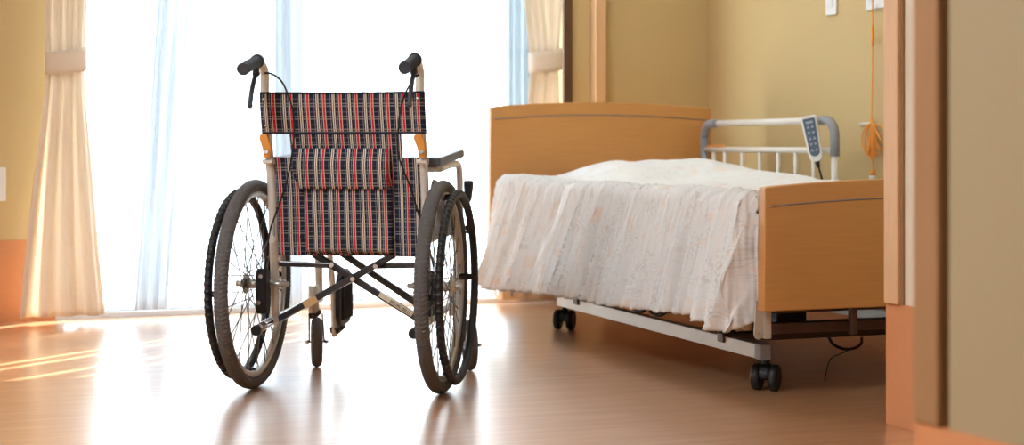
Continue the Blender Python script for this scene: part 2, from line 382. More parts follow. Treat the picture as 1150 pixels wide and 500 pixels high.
# ------------------------------------------------------------------ wheelchair
wc = empty('wheelchair', (CHA[0], CHA[1], 0), CHA[2], 'folding wheelchair with plaid fabric back, seen from behind before the bright window', 'wheelchair')
RW = .2805; AX = .2805
def post_v(z): return .03 - .03 * sst(.2, .6, z) - .06 * sst(.5, .82, z)
def rear_wheel(sgn):
    U = sgn * .258
    nt = 600
    def rimfn(a, b):
        q = 2 * math.pi * a; k = 2 * math.pi * b
        rr = RW - .037 + .011 * math.cos(k); uu = .011 * math.sin(k)
        return Vector((U + uu, math.cos(q) * rr, AX + math.sin(q) * rr))
    rim = MB().grid(rimfn, 96, 14)
    rim = rim.build('rear_wheel', M['rim'], wc)
    def tfn(a, b):
        q = 2 * math.pi * a; k = 2 * math.pi * b
        i = round(a * nt); c_ = math.cos(k)
        blk = 0.0
        if c_ > -.15:
            ph = i + (3 if math.sin(k) > 0 else -3) * abs(math.sin(k)) * 1.2
            blk = .0015 if (int(ph) % 4) < 2 else 0
            if abs(math.sin(k)) < .2: blk = .0016
        rr = RW - .0175 + (.0160 + blk) * c_ ; uu = (.0180 + blk * .7) * math.sin(k)
        return Vector((U + uu, math.cos(q) * rr, AX + math.sin(q) * rr))
    MB().grid(tfn, nt, 20, smooth=False).build('tire', M['rubber'], rim)
    hub = MB().disc((U, 0, AX), (1, 0, 0), .013, .07, 20).disc((U - .024, 0, AX), (1, 0, 0), .027, .004).disc((U + .024, 0, AX), (1, 0, 0), .027, .004)
    hub.disc((U + sgn * .04, 0, AX), (1, 0, 0), .009, .02, 6).disc((U - sgn * .06, 0, AX), (1, 0, 0), .007, .07, 16)
    hub.build('hub', M['rim'], rim)
    sp = MB(); ns = 36
    for i in range(ns):
        q = 2 * math.pi * i / ns; sd_ = 1 if i % 2 else -1; tw = R(70) * (1 if (i // 2) % 2 else -1)
        p0 = Vector((U + sd_ * .024, math.cos(q + tw) * .024, AX + math.sin(q + tw) * .024))
        p1 = Vector((U + sd_ * .003, math.cos(q) * (RW - .047), AX + math.sin(q) * (RW - .047)))
        sp.tube([p0, p1], .0014, 5)
        sp.tube([p1, p1 + (p1 - p0).normalized() * -.014], .0018, 5)
    sp.build('spokes', M['spoke'], rim)
    UP = U + sgn * .041; RP = .2425
    nb = 78
    def pfn(a, b):
        q = 2 * math.pi * a; k = 2 * math.pi * b
        bump = .0042 * max(0, math.cos(q * nb)) * max(0, math.cos(k)) ; r0 = .0105
        rr = RP + (r0 + bump) * math.cos(k); uu = (r0 + bump * .6) * math.sin(k)
        return Vector((UP + uu, math.cos(q) * rr, AX + math.sin(q) * rr))
    pr = MB().grid(pfn, nb * 8, 12).build('push_rim', M['black'], rim)
    for q in (0, 90, 180, 270):
        tb = MB()
        q = R(q + 1.5); d = Vector((0, math.cos(q), math.sin(q))); c0 = Vector((U + sgn * .006, 0, AX)) + d * (RW - .045); c1 = Vector((UP, 0, AX)) + d * (RP - .004)
        tb.tube([c0, c1], .0085, 10); tb.sphere(c0, .0095, 10, 8)
        tb.build('push_rim_bracket', M['black'], rim)
rear_wheel(-1); rear_wheel(1)
for sg in (-1, 1):
    X = sg * .21
    # back posts, curving back into the push handles
    zs = [.19, .28, .36, .45, .55, .65, .72, .78, .82, .845]
    pts = [(X, post_v(z), z) for z in zs] + [(X, -.085, .866), (X, -.115, .872), (X, -.15, .868)]
    MB().tube(smoothpath(pts, 4), .0115, 16).build('back_post', M['champ'], wc)
    g = MB(); a = Vector((X, -.118, .8735)); b = Vector((X, -.236, .846)); d = (b - a)
    g.tube([a, a + d * .04, a + d * .06, a + d * .93, a + d * .97, b], [.0135, .0165, .0150, .0150, .0168, .0160], 20)
    for k in range(14): g.tube([a + d * (.12 + k * .055), a + d * (.145 + k * .055)], .0158, 20)
    g.build('push_grip', M['grip'], wc)
    # brake lever with bracket
    br = MB()
    br.tube([a + d * .08 + Vector((0, 0, -.006)), a + d * .14 + Vector((0, 0, -.034))], .0085, 10)
    br.disc(a + d * .03, d, .0185, .010)
    br.sphere(a + d * .1 + Vector((0, 0, -.030)), .010)
    lv = [a + d * .12 + Vector((0, 0, -.03)), a + d * .28 + Vector((0, 0, -.05)), a + d * .42 + Vector((0, 0, -.075)), a + d * .52 + Vector((0, 0, -.104))]
    br.tube(smoothpath(lv, 6), .0062, 10); br.sphere(lv[-1], .0075)
    br.build('brake_lever', M['grip'], wc)
    # side frame: lower tube with tipping end, seat rail, front upright
    fm = MB()
    fm.tube([(X, -.10, .174), (X, .05, .184), (X, .40, .200)], .0112, 14)
    fm.tube(smoothpath([(X, 0, .40), (X, .2, .405), (X, .36, .405), (X, .415, .385), (X, .44, .34), (X, .45, .22), (X, .455, .19)], 6), .0112, 14)
    fm.tube([(X, .395, .24), (X, .395, .16)], .016, 16)
    fm.tube([(X, .40, .225), (X, .452, .225)], .009, 10)
    fm.tube([(X, .02, .2805), (X + sg * .03, .005, .2805)], .010, 12)
    fm.build('side_frame', M['champ'], wc)
    MB().tube([(X, -.02, .180), (X, -.128, .1715)], .0122, 16).build('tipping_lever', M['chrome'], wc)
    MB().tube([(X, -.122, .172), (X, -.134, .171), (X, -.137, .1708)], [.014, .014, .011], 16).build('tipping_lever_cap', M['black'], wc)
    # drum brake cover and arm beside the axle
    du = -.226 if sg < 0 else .226
    cv = MB(); n = 20; poly = []
    for k in range(n + 1):
        q = math.pi * k / n; poly.append((math.cos(q) * .021, .035 + math.sin(q) * .021))
    poly += [(-.021, -.05), (-.014, -.064), (.014, -.064), (.021, -.05)]
    cv.prism(poly, lambda y, z: (du - .015, y - .028, z + .268), lambda y, z: (du + .015, y - .028, z + .268))
    cv.build('drum_brake_cover', M['black'], wc, bevel=.005)
    for bc, ba, bs in (((du * .99, -.052, .305), (0, 1, 0), (.006, .006)), ((du - .004, -.052, .235), (0, 1, 0), (.007, .006)), ((du * .82, .01, .2805), (1, 0, 0), (.010, .02))): MB().disc(bc, ba, bs[0], bs[1], 6).build('bolt', M['chrome'], wc)
    # collar + orange release lever
    z = .612
    MB().tube([(X, post_v(z), z - .009), (X, post_v(z), z + .004)], .0155, 18).box((X - sg * 0 - .014, post_v(z) - .024, z - .006), (X + .014, post_v(z), z + .004)).build('post_collar', M['champ'], wc, bevel=.001)
    pl_ = [(-.014, .072), (-.004, .074), (.006, .071), (.014, .046), (.0155, .030), (.0145, .012), (-.004, .010), (-.006, .032), (-.012, .050), (-.0165, .062)]
    vv = post_v(.66) - .018
    rl_ = MB().prism(pl_, lambda x, y: (X + x - .002, vv - .006, z - .002 + y), lambda x, y: (X + x - .002, vv + .006, z - .002 + y)).build('release_lever', M['orange'], wc, bevel=.003)
    MB().disc((X + .004, vv - .008, z + .024), (0, 1, 0), .0055, .005, 6).build('bolt', M['chrome'], rl_)
    # armrest
    ua, ub = (.200, .252) if sg > 0 else (-.214, -.166)
    ap = MB()
    def padf(t, o=0): return [Vector((ua, .0 + t * .34, .597 + t * .021 + o)), Vector((ub, t * .34, .597 + t * .021 + o))]
    vs = padf(0) + padf(1)[::-1] + padf(0, .023) + padf(1, .023)[::-1]
    ap.add(vs, [(0, 3, 2, 1), (4, 5, 6, 7), (0, 1, 5, 4), (1, 2, 6, 5), (2, 3, 7, 6), (3, 0, 4, 7)])
    ap.build('armrest_pad', M['pad'], wc, bevel=.006, seg=3)
    uc = .243 if sg > 0 else -.195
    MB().tube(smoothpath([(uc, .02, .59), (uc, .2, .60), (uc, .285, .598), (uc, .31, .575), (uc, .316, .54), (uc, .318, .41)], 6), .0095, 14).tube([(X, .0, .59), (uc, .03, .59)], .008, 10).build('armrest_frame', M['champ'], wc)
    # side guard panel
    us = .226 if sg > 0 else -.205
    pg = [(.0, .40), (.0, .50), (.012, .545), (.035, .562), (.07, .56), (.12, .535), (.2, .50), (.30, .49), (.31, .42), (.31, .40)]
    MB().prism(pg, lambda y, z: (us - .003, y, z), lambda y, z: (us + .003, y, z)).build('side_guard', M['greypl'], wc, bevel=.002)
    # parking brake lever
    ul = sg * .262
    pb = MB().bar((sg * .225, .33, .40), (ul, .335, .42), .012, .012).tube([(ul, .335, .40), (ul, .342, .515)], .0055, 10)
    pb.tube([(ul - sg * .02, .30, .415), (ul - sg * .02, .285, .43)], .012, 10)
    pb = pb.build('parking_brake', M['blackpaint'], wc)
    MB().tube([(ul, .341, .492), (ul, .343, .505), (ul, .346, .535), (ul, .347, .549), (ul, .347, .552)], [.008, .011, .0145, .0145, .012], 16).build('brake_grip', M['grip'], pb)
    # caster fork + wheel
    ca = R(19); cu = X + (.006 if sg < 0 else .045); cvv = .405
    dirc = Vector((-math.sin(ca), math.cos(ca), 0)); ax = Vector((math.cos(ca), math.sin(ca), 0)); cc = Vector((cu, cvv, .0735))
    fk = MB()
    for s2 in (-1, 1):
        fk.bar(cc + ax * s2 * .022 - dirc * 0, cc + ax * s2 * .019 + Vector((0, 0, .085)) + (Vector((X, .395, 0)) - Vector((cu, cvv, 0))) * .4, .022, .004, up=ax)
    top = Vector((X, .395, .165))
    fk.tube([cc + Vector((0, 0, .082)) + (Vector((X, .395, 0)) - Vector((cu, cvv, 0))) * .4, top], [.021, .017], 16)
    fk = fk.build('front_caster', M['blackpaint'], wc, bevel=.001)
    def cw(a, b):
        q = 2 * math.pi * a; k = 2 * math.pi * b; rr = .0735 - .0135 + .0135 * math.cos(k)
        return cc + dirc * math.cos(q) * rr + Vector((0, 0, 1)) * math.sin(q) * rr + ax * .0155 * math.sin(k)
    tr_ = MB().grid(cw, 48, 14); tr_.build('caster_tire', M['rubber'], fk)
    MB().disc(cc, ax, .048, .014, 32).disc(cc, ax, .012, .034, 16).build('caster_hub', M['greypl'], fk)
    MB().disc(cc + ax * .028, ax, .006, .008, 6).disc(cc - ax * .028, ax, .006, .008, 6).disc(cc, ax, .003, .07, 8).build('axle_bolt', M['chrome'], fk)
    # leg rest with folded-up footplate
    lr = MB().tube(smoothpath([(X * .97, .43, .38), (X * .97, .47, .40), (X * .96, .51, .37), (X * .95, .56, .22), (X * .95, .585, .068)], 6), .0095, 12).build('leg_rest', M['champ'], wc)
    fpb = MB(); n = 12; poly = []
    L0, L1, Z0, Z1 = .55, .70, .098, .272
    for cxx, czz, q0 in ((L1 - .06, Z1 - .06, 0), (L0 + .06, Z1 - .06, 90), (L0 + .045, Z0 + .045, 180), (L1 - .05, Z0 + .05, 270)):
        rr = .06 if q0 < 91 else .045
        for k in range(6): q = R(q0 + 90 * k / 5); poly.append((cxx + math.cos(q) * rr, czz + math.sin(q) * rr))
    xi = X * .9; xo = xi - sg * .014
    fpb.prism(poly, lambda y, z: (xi, y, z), lambda y, z: (xo, y, z))
    for k in range(6): fpb.box((xo - sg * .006, L0 + .03 + k * .02, Z0 + .02), (xo + sg * .003, L0 + .036 + k * .02, Z1 - .02))
    fpb.bar((X * .95, .575, .085), (xi, .62, .10), .03, .02)
    fpb.build('footplate', M['black'], lr, bevel=.002)
# backrest fabric, wraps the posts above, runs between them below
def back_v(u, z):
    a = abs(u) / .2; sag = .022 * (1 - min(1, a) ** 2)
    return post_v(z) + sag + .002 * noise.noise(Vector((u * 22, z * 14, 1)))
def upper(s, t):
    u = -.2225 + s * .445; z = .794 - t * (.794 - .6835)
    v = back_v(u, z)
    k = sst(.17, .205, abs(u)); v = v * (1 - k) + (post_v(z) - .0135) * k
    if abs(u) > .214: v += (abs(u) - .214) / .0085 * .012
    return Vector((u, v, z))
up = MB(); up.grid(upper, 84, 24)
def lower(s, t):
    z = .6835 - t * (.6835 - .356); hw = .152 if z > .622 else .198
    u = -hw + s * 2 * hw
    v = back_v(u, z) + .004 * math.sin(z * 60 + u * 9) * (.4 + abs(u) * 2)
    return Vector((u, v, z))
# central strip and lower panel as one sheet
cu0 = MB()
up.grid(lambda s, t: Vector(((lambda u, z: (u, back_v(u, z), z))(-.152 + s * .304, .6835 - t * .0615))), 56, 10)
up.grid(lambda s, t: (lambda u, z: Vector((u, back_v(u, z) + .0025 * noise.noise(Vector((u * 30, z * 9, 4))), z)))(-.198 + s * .396, .622 - t * .266), 72, 44)
up.open = True
bk = up.build('backrest', M['plaid'], wc, solid=.004)
for z in (.7915, .6865):
    hem = MB(); hem.open = True
    hem.grid(lambda s, t: Vector((upper(s, (.794 - z) / (.794 - .6835)).x, upper(s, (.794 - z) / .1105).y - .0035, z - .003 + t * .005)), 60, 1)
    hem.build('binding', M['navy'], bk, solid=.001)
for sg in (-1, 1):
    for z in (.775, .705): MB().sphere((sg * .2065, post_v(z) - .0165, z), .0045, 10, 8).build('rivet', M['chrome'], bk)
# pocket and flap
def pocket(s, t):
    u = -.121 + s * .243; z = .545 - t * .183
    e = min(1, min(s, 1 - s) / .08); e2 = min(1, (1 - t) / .08)
    b_ = .024 * math.sqrt(max(0, 1 - (1 - e) ** 2)) * math.sqrt(max(0, 1 - (1 - e2) ** 2))
    return Vector((u, back_v(u, z) - .003 - b_ * (1 + .25 * noise.noise(Vector((u * 14, z * 8, 7)))), z))
pm = MB(); pm.grid(pocket, 60, 40); pm.open = True
pk = pm.build('pocket', M['plaid2'], wc, solid=.002)
def flap(s, t):
    z = .645 - t * .108; tap = .012 * sst(.6, 1, t)
    u0 = -.146 + tap * 1.0; u1 = .120 - tap * .3; u = u0 + s * (u1 - u0)
    e = min(1, min(s, 1 - s) / .05); b_ = .034 * math.sqrt(max(0, 1 - (1 - e) ** 2)) * math.sqrt(sst(0, .5, t) * .9 + .1) * (1 if t < .94 else .9)
    return Vector((u, back_v(u, z) - .004 - b_, z))
fm = MB(); fm.grid(flap, 60, 24); fm.open = True
fm.build('pocket_flap', M['plaid3'], pk, solid=.003)
# seat sling
sm_ = MB(); sm_.grid(lambda s, t: Vector((-.2 + s * .4, .02 + t * .40, .418 - .025 * math.sin(math.pi * s))), 24, 20); sm_.open = True
sm_.build('seat', M['plaid'], wc, solid=.006)
# folding cross braces, links
bA = MB().bar(K(313, 358.5, .035), K(443, 286, .035), .018, .019, up=(0, -1, 0)).build('cross_brace', M['blackpaint'], wc, bevel=.003)
bB = MB().bar(K(352, 285, .06), K(478, 363, .06), .018, .019, up=(0, -1, 0)).build('cross_brace', M['blackpaint'], wc, bevel=.003)
bC = MB().bar(K(382, 283, .22), K(482, 350, .22), .018, .019, up=(0, -1, 0)).build('cross_brace', M['blackpaint'], wc, bevel=.003)
p0, p1 = K(341.5, 343.5, .018), K(355.5, 335.5, .018)
MB().bar(p0, p1, .021, .003, up=(0, -1, 0)).build('sticker', M['tan'], bA)
# long cream label with dark lettering blocks on the other brace
q0, q1 = K(426, 330.5, .0475), K(463, 353.5, .0475)
lab = MB().bar(q0, q1, .013, .002, up=(0, -1, 0)).build('sticker', M['sticker'], bB)
dq = (q1 - q0); ln = dq.length; dq.normalize(); up_ = Vector((0, -1, 0)); sx = dq.cross(up_).normalized()
tx = bpy.data.curves.new('label_text', 'FONT'); tx.body = 'OOX4H 3080A4X4L'; tx.size = .0125; tx.extrude = .0004; tx.align_x = 'LEFT'
lk = MB()
xs = .34
random.seed(3)
for i in range(13):
    a0 = q0 + dq * ln * (xs + i * .047); wq = ln * .034
    for (ax0, ax1, by0, by1) in ([(0, .3, -1, 1), (.7, 1, -1, 1), (0, 1, -.2, .2)], [(0, .3, -1, 1), (0, 1, .6, 1), (0, 1, -1, -.6), (.7, 1, -1, 1)], [(.35, .65, -1, 1), (0, 1, .6, 1)], [(0, .3, -1, 1), (0, 1, -1, -.6)])[random.randrange(4)]:
        c0 = a0 + dq * wq * ax0 - sx * .0038 * by0; c1 = a0 + dq * wq * ax1 - sx * .0038 * by1
        mid0 = Vector((0, -.0016, 0))
        P4 = [a0 + dq * wq * ax0 - sx * .0038 * by0, a0 + dq * wq * ax1 - sx * .0038 * by0, a0 + dq * wq * ax1 - sx * .0038 * by1, a0 + dq * wq * ax0 - sx * .0038 * by1]
        lk.add([p + mid0 for p in P4] + [p for p in P4], [(0, 1, 2, 3), (4, 7, 6, 5), (0, 4, 5, 1), (1, 5, 6, 2), (2, 6, 7, 3), (3, 7, 4, 0)])
bpy.data.curves.remove(tx)
lk.build('lettering', M['ink'], bB)
MB().bar(K(312, 296, .03), K(373, 298.5, .045), .015, .008, up=(0, -1, 0)).build('folding_link', M['blackpaint'], wc, bevel=.003)
MB().bar(K(421, 299, .05), K(474, 298, .03), .015, .008, up=(0, -1, 0)).build('folding_link', M['blackpaint'], wc, bevel=.003)
for (x, y, v) in ((396, 313.5, .02), (372.3, 298, .035), (421.7, 299.3, .02)): MB().disc(K(x, y, v), (0, 1, 0), .0062, .008, 12).build('bolt', M['chrome'], wc)
# brake cables
cl = [K(297, 82, -.13), K(305, 83, -.12), K(315, 90, -.10), K(322, 103, -.09), K(329, 126, -.085), K(330, 155, -.07), K(325, 191, -.06), K(317, 220, -.045), K(308, 245, -.035), K(302, 265, -.03), K(297, 305, -.045)]
MB().tube(smoothpath(cl, 8), .0026, 8).sphere(K(312, 234, -.042), .005).build('brake_cable', M['black'], wc)
cl = [K(470, 84, -.13), K(463, 90, -.11), K(453, 111, -.09), K(448, 136, -.085), K(447, 170, -.07), K(453, 191, -.06), K(461.5, 212, -.045), K(469, 237, -.035), K(478, 262, -.02), K(487, 300, -.03)]
MB().tube(smoothpath(cl, 8), .0026, 8).sphere(K(468, 236, -.042), .005).build('brake_cable', M['black'], wc)

# ------------------------------------------------------------------ bed
bed = empty('care_bed', (BED[0], BED[1], 0), BED[2], 'electric care bed with light wooden head and foot boards on black twin casters', 'bed')
BW = .953
def board(name, vf, vk, z0, z1, arch, groove):
    n = 28; top = [(BW * k / n, z1 + arch * (1 - (2 * k / n - 1) ** 2)) for k in range(n + 1)]
    top[0] = (.004, z1 - .001); top[-1] = (BW - .004, top[-1][1] - .001)
    poly = [(BW, z0), (0, z0)] + top
    b = MB().prism(poly, lambda x, z: (x, vf, z), lambda x, z: (x, vk, z)).build(name, M['wood'], bed, bevel=.004, seg=3)
    g = MB()
    def gf(s, t):
        x = .018 + s * (BW - .036); return Vector((x, vf - .0012, z1 - groove + arch * (1 - (2 * x / BW - 1) ** 2) + (t - .5) * .0035))
    g.grid(gf, 40, 1); g.open = True
    g.build('inlay_strip', M['tubegroove'], b, solid=.0012)
    return b
board('headboard', 2.082, 2.116, .247, .800, .020, .049)
board('footboard', -.036, 0.0, .230, .546, .020, .050)
for (ru, lab_) in ((.067, 1), (BW - .097, 0)):
    r_ = MB().box((ru, .13, .087), (ru + .03, 1.545, .126)).build('base_rail', M['railmetal'], bed, bevel=.002)
    for a, b in ((.098, .135), (1.54, 1.56)):
        MB().box((ru - .001, a, .085), (ru + .031, b, .128)).build('end_cap', M['greypl'] if a < 1 else M['railmetal'], r_, bevel=.004)
    for cv_, rot in ((.135, -45), (1.60 - .03, -40)):
        c0 = Vector((ru + .035, cv_, 0)); a_ = R(rot); ax = Vector((math.cos(a_), math.sin(a_), 0)); dr = Vector((-math.sin(a_), math.cos(a_), 0))
        k = MB().tube([c0 + Vector((0, 0, .06)), c0 + Vector((0, 0, .088))], .010, 14)
        hood = []
        for q in range(0, 181, 15): hood.append((math.cos(R(q)) * .030, .038 + math.sin(R(q)) * .034))
        hood += [(-.024, .03), (.024, .03)]
        k.prism(hood, lambda y, z: c0 + dr * y + ax * -.013 + Vector((0, 0, z)), lambda y, z: c0 + dr * y + ax * .013 + Vector((0, 0, z)))
        k.tube([c0 + ax * -.03 + Vector((0, 0, .0345)), c0 + ax * .03 + Vector((0, 0, .0345))], .006, 10)
        k = k.build('caster', M['black'], bed, bevel=.003)
        for s2 in (-1, 1):
            cc = c0 + ax * s2 * .0235 + Vector((0, 0, .0350))
            MB().tube([cc - ax * .011, cc - ax * .008, cc + ax * .008, cc + ax * .011], [.031, .035, .035, .031], 28).build('caster_wheel', M['black'], k)
        MB().disc(c0 - ax * .0350 + Vector((0, 0, .0345)), ax, .026, .002, 24).build('wheel_cap', M['greypl'], k)
# under-frame: cross beams, deck frame, lifting links, mounting posts
MB().box((.06, .30, .108), (BW - .06, .335, .134)).build('cross_beam', M['brown'], bed, bevel=.003)
MB().box((.06, 1.35, .108), (BW - .06, 1.39, .134)).build('cross_beam', M['brown'], bed, bevel=.003)
dk = MB().box((.04, .05, .160), (BW - .04, .085, .188)).box((.04, .05, .19), (.07, 2.05, .215)).box((BW - .07, .05, .19), (BW - .04, 2.05, .215)).box((.04, 2.02, .19), (BW - .04, 2.05, .215))
dk.build('deck_frame', M['brown'], bed, bevel=.003)
MB().box((.03, .04, .215), (BW - .03, 2.06, .238)).build('deck', M['brown'], bed, bevel=.003)
for lu in (.10, BW - .1):
    for lv_ in (.32, 1.37): MB().tube([(lu, lv_, .13), (lu, lv_ + .40, .20)], .014, 12).build('lifting_arm', M['brown'], bed)
for u in (.035, B(958, 350, v=.01).x, BW - .06):
    MB().box((u - .009, .001, .155), (u + .009, .022, .30)).build('board_mount', M['railmetal'] if u < .1 else M['brown'], bed, bevel=.003)
poly = [(-.009, .085)] + [(math.cos(R(q)) * .014, math.sin(R(q)) * .014) for q in range(180, 361, 20)] + [(.010, .085)]
bp_ = MB().prism(poly, lambda x, z: (.004 + x, -.004, .170 + z), lambda x, z: (.004 + x, .001, .170 + z)).build('bracket_plate', M['railmetal'], bed, bevel=.001)
MB().disc((.004, -.006, .172), (0, 1, 0), .004, .004, 12).build('rivet', M['chrome'], bp_)
MB().tube([(.36, .5, .155), (.36, 1.1, .165)], .03, 16).box((.31, .44, .13), (.41, .60, .205)).build('lift_motor', M['black'], bed, bevel=.006)

cb = empty('power_cable', world(BED, .30, .30), BED[2], 'black power cable drooping under the bed near its footboard', 'cable')
pts = [(-.06, .06, .135), (0, .02, .10), (.06, -.03, .074), (.11, -.02, .07), (.14, .03, .09), (.15, .06, .13)]
c_ = MB().tube(smoothpath([B(930, 378, v=.34) , B(936, 387, v=.30), B(948, 392, v=.28), B(960, 391, v=.28), B(967, 386, v=.3), B(968, 380, v=.34)], 8), .0042, 8)
c_.tube(smoothpath([B(960, 391, v=.28), B(945, 397, v=.26), B(932, 405, v=.25), B(926, 428, v=.22)], 8), .0016, 6)
c2 = MB(); [c2.v.append(tuple(Vector(p) - Vector((.30, .30, 0)))) for p in c_.v]; c2.f = c_.f; c2.sm = c_.sm
c2.build('cable_loop', M['black'], cb)
c3 = empty('adapter_cable', world(BED, .25, .85), BED[2], 'tangled black cable on the floor side of the lower bed frame, beneath the duvet hem', 'cable')
o_ = Vector((.25, .85, 0))
pts = [B(x, y, u=.22) - o_ for x, y in ((712, 350), (722, 349.5), (728, 346), (733, 352), (741, 354), (750, 350), (758, 351), (772, 352))]
MB().tube(smoothpath(pts, 6), .006, 8).build('cable_run', M['black'], c3)

mt = MB().box((.02, .03, .242), (.862, 2.06, .47)).build('mattress', M['mattress'], None, BED, bevel=.04, seg=4)
tag(mt, 'pale mattress lying on the bed deck beneath the floral duvet', 'mattress')

# duvet
VN = .03
def interp(tab, x):
    for (a, fa), (b, fb) in zip(tab, tab[1:]):
        if x <= b: return fa + (fb - fa) * max(0, (x - a)) / (b - a)
    return tab[-1][1]
HEM = [(0, .178), (.06, .170), (.24, .196), (.7, .176), (1.28, .160), (1.8, .128), (2.1, .112)]
def top_z(u, v):
    z = .512 + .012 * sst(0, .5, u)
    z += .066 * math.exp(-((u - .52) / .29) ** 4 - ((v - 1.76) / .22) ** 4)            # pillow
    z += .040 * math.exp(-((u - .78) / .16) ** 2 - ((v - 1.45) / .42) ** 2)             # bulge by the rail
    z += .010 * noise.noise(Vector((u * 5, v * 4, 3))) + .006 * noise.noise(Vector((u * 14, v * 9, 5)))
    return z
def ridge(x): return 1 - 2 * abs(x)
def crest(x): return max(0.0, 1 - 2.6 * abs(x)) ** 1.5
def fold(v, d):
    lean = .10 + .38 * (v / 2.1) ** 2
    w0 = v - lean * d + .012 * noise.noise(Vector((v * 5, d * 4, 2)))
    a = crest(noise.noise(Vector((w0 * 24, d * .8, 11)))); b = crest(noise.noise(Vector((w0 * 46, d * 1.3, 21)))); c = noise.noise(Vector((w0 * 5, d * .8, 31)))
    e = ridge(noise.noise(Vector((w0 * 90, d * 2.5, 41))))
    return .025 * a + .019 * b + .008 * c + .003 * e
LT, RA = .90, .045
LA = RA * math.pi / 2
def duvet(s, t):
    # t: 0 head ... .965 foot corner ... 1 turned end face
    q = min(1, t / .95); e = max(0, (t - .95) / .05)
    D0 = s * 1.25
    VT = 1.935 + .125 * sst(.72, .40, D0)
    v = VT + (VN + .022 - VT) * q - e * .022
    hz = interp(HEM, v); tot = LT + LA + (.515 - RA - hz)
    D = s * tot
    env = sst(LT - .24, LT + .03, D)
    drop = max(0, D - LT - LA); Ld = .515 - RA - hz
    fl = fold(v, D - LT + .12)
    if D < LT:
        u = .92 - D * .92 / LT + .02 * (1 - D / LT); u = .868 - D * (.868 - .03) / LT; z = top_z(u, v)
        z += env * fl * .65
        if D < .05: z -= (.05 - D) * 1.2
        z -= e * .02 + .010 * sst(.86, .95, t)
        wv = .004 * ridge(noise.noise(Vector((u * 7, v * 22, 8)))) * (1 - sst(.35, .8, u))
        return Vector((u, v, z + wv))
    zt = top_z(.03, v) - .0 + fl * .65 * env
    if D < LT + LA:
        k = (D - LT) / RA; u = .03 - RA * math.sin(k); z = zt - RA * (1 - math.cos(k))
        n = Vector((-math.sin(k), 0, math.cos(k)))
        p = Vector((u, v, z)) + n * (fl * .4 * math.sin(k)); 
    else:
        r = drop / Ld
        flare = (.040 - .012 * sst(.3, .05, v)) * r
        z = zt - RA - drop * (zt - RA - hz) / Ld
        u = .03 - RA - flare - fl * (.4 + 1.2 * r)
        vv = v
        p = Vector((u, vv, z + .006 * noise.noise(Vector((v * 20, 0, 9))) * r))
    if e > 0:   # end face turns inwards
        k2 = sst(0, 1, e); p.x = p.x * (1 - k2) + .018 * k2; p.z = p.z + (.028 * k2 * drop / Ld if drop > 0 else -.01 * k2)
        p.y = v + .006 * noise.noise(Vector((p.x * 60, p.z * 12, 3)))
    return p
NU, NV = 170, 760
dm = MB(); dm.grid(duvet, NU, NV); dm.open = True
dv = dm.build('duvet', M['duvet'], None, BED)
tag(dv, 'white floral duvet spread over the bed and hanging in fine folds down its side', 'duvet')
uvl = dv.data.uv_layers.new(name='UVMap')
# texture follows the cloth: arc length across, distance along
me = dv.data
import array
def cloth_uv(co):
    u, v, z = co
    if z > top_z(max(.03, u), v) - .03: return (u, v)
    return (.0 - (.515 - z), v)
for l in me.loops:
    uvl.data[l.index].uv = cloth_uv(me.vertices[l.vertex_index].co)
q = dv.modifiers.new('solid', 'SOLIDIFY'); q.thickness = .006; q.offset = -1

# side rail on the far long side
SU = .887
sv0, sv1 = 1.03, 2.02; sz = .741
a0 = B(937.5, 137, u=SU); a1 = B(791, 142, u=SU); sv0, sv1 = a0.y, a1.y; sz = B(870, 137.0, u=SU).z
sr = empty('bed_side_rail', world(BED, SU, (sv0 + sv1) / 2, 0), BED[2], 'white tubular side rail with grey corners standing along the far edge of the bed', 'bed rail')
def S_(v, z): return Vector((0, v - (sv0 + sv1) / 2, z))
tr_ = .0125
MB().tube([S_(sv0 + .07, sz), S_(sv1 - .12, sz)], tr_, 14).build('top_tube', M['whitetube'], sr)
z2 = B(870, 168.5, u=SU).z
MB().tube([S_(sv0, z2), S_(sv1, z2)], .011, 14).build('lower_tube', M['whitetube'], sr)
MB().tube([S_(sv1 - .03, z2 + .0112), S_(sv1 - .17, z2 + .0112)], .0075, 8).build('orange_marker', M['orange'], sr)
for a, sg, hz_ in ((sv0, 1, z2 + .0), (sv1, -1, .48)):
    rr = .055; pts = [S_(a, z2 - .02 if sg > 0 else .50), S_(a, sz - rr)]
    for q in range(0, 91, 15): pts.append(S_(a + sg * rr * (1 - math.cos(R(q))), sz - rr * (1 - math.sin(R(q)))))
    pts.append(S_(a + sg * .10, sz))
    MB().tube(pts, .0165, 14).build('corner_sleeve', M['greypl'], sr)
    MB().tube([S_(a, .245), S_(a, z2 + .02)], .0125, 12).build('upright', M['whitetube'], sr)
for x in (801.6, 814.4, 833.6, 853.5, 874.3, 893.8, 913.7):
    v_ = B(x, 180, u=SU).y
    MB().tube([S_(v_, .46), S_(v_, z2)], .0075 if x != 814.4 else .0085, 10).build('slat', M['whitetube'], sr)
MB().tube([S_(sv0, .46), S_(sv1, .46)], .010, 12).build('bottom_tube', M['whitetube'], sr)

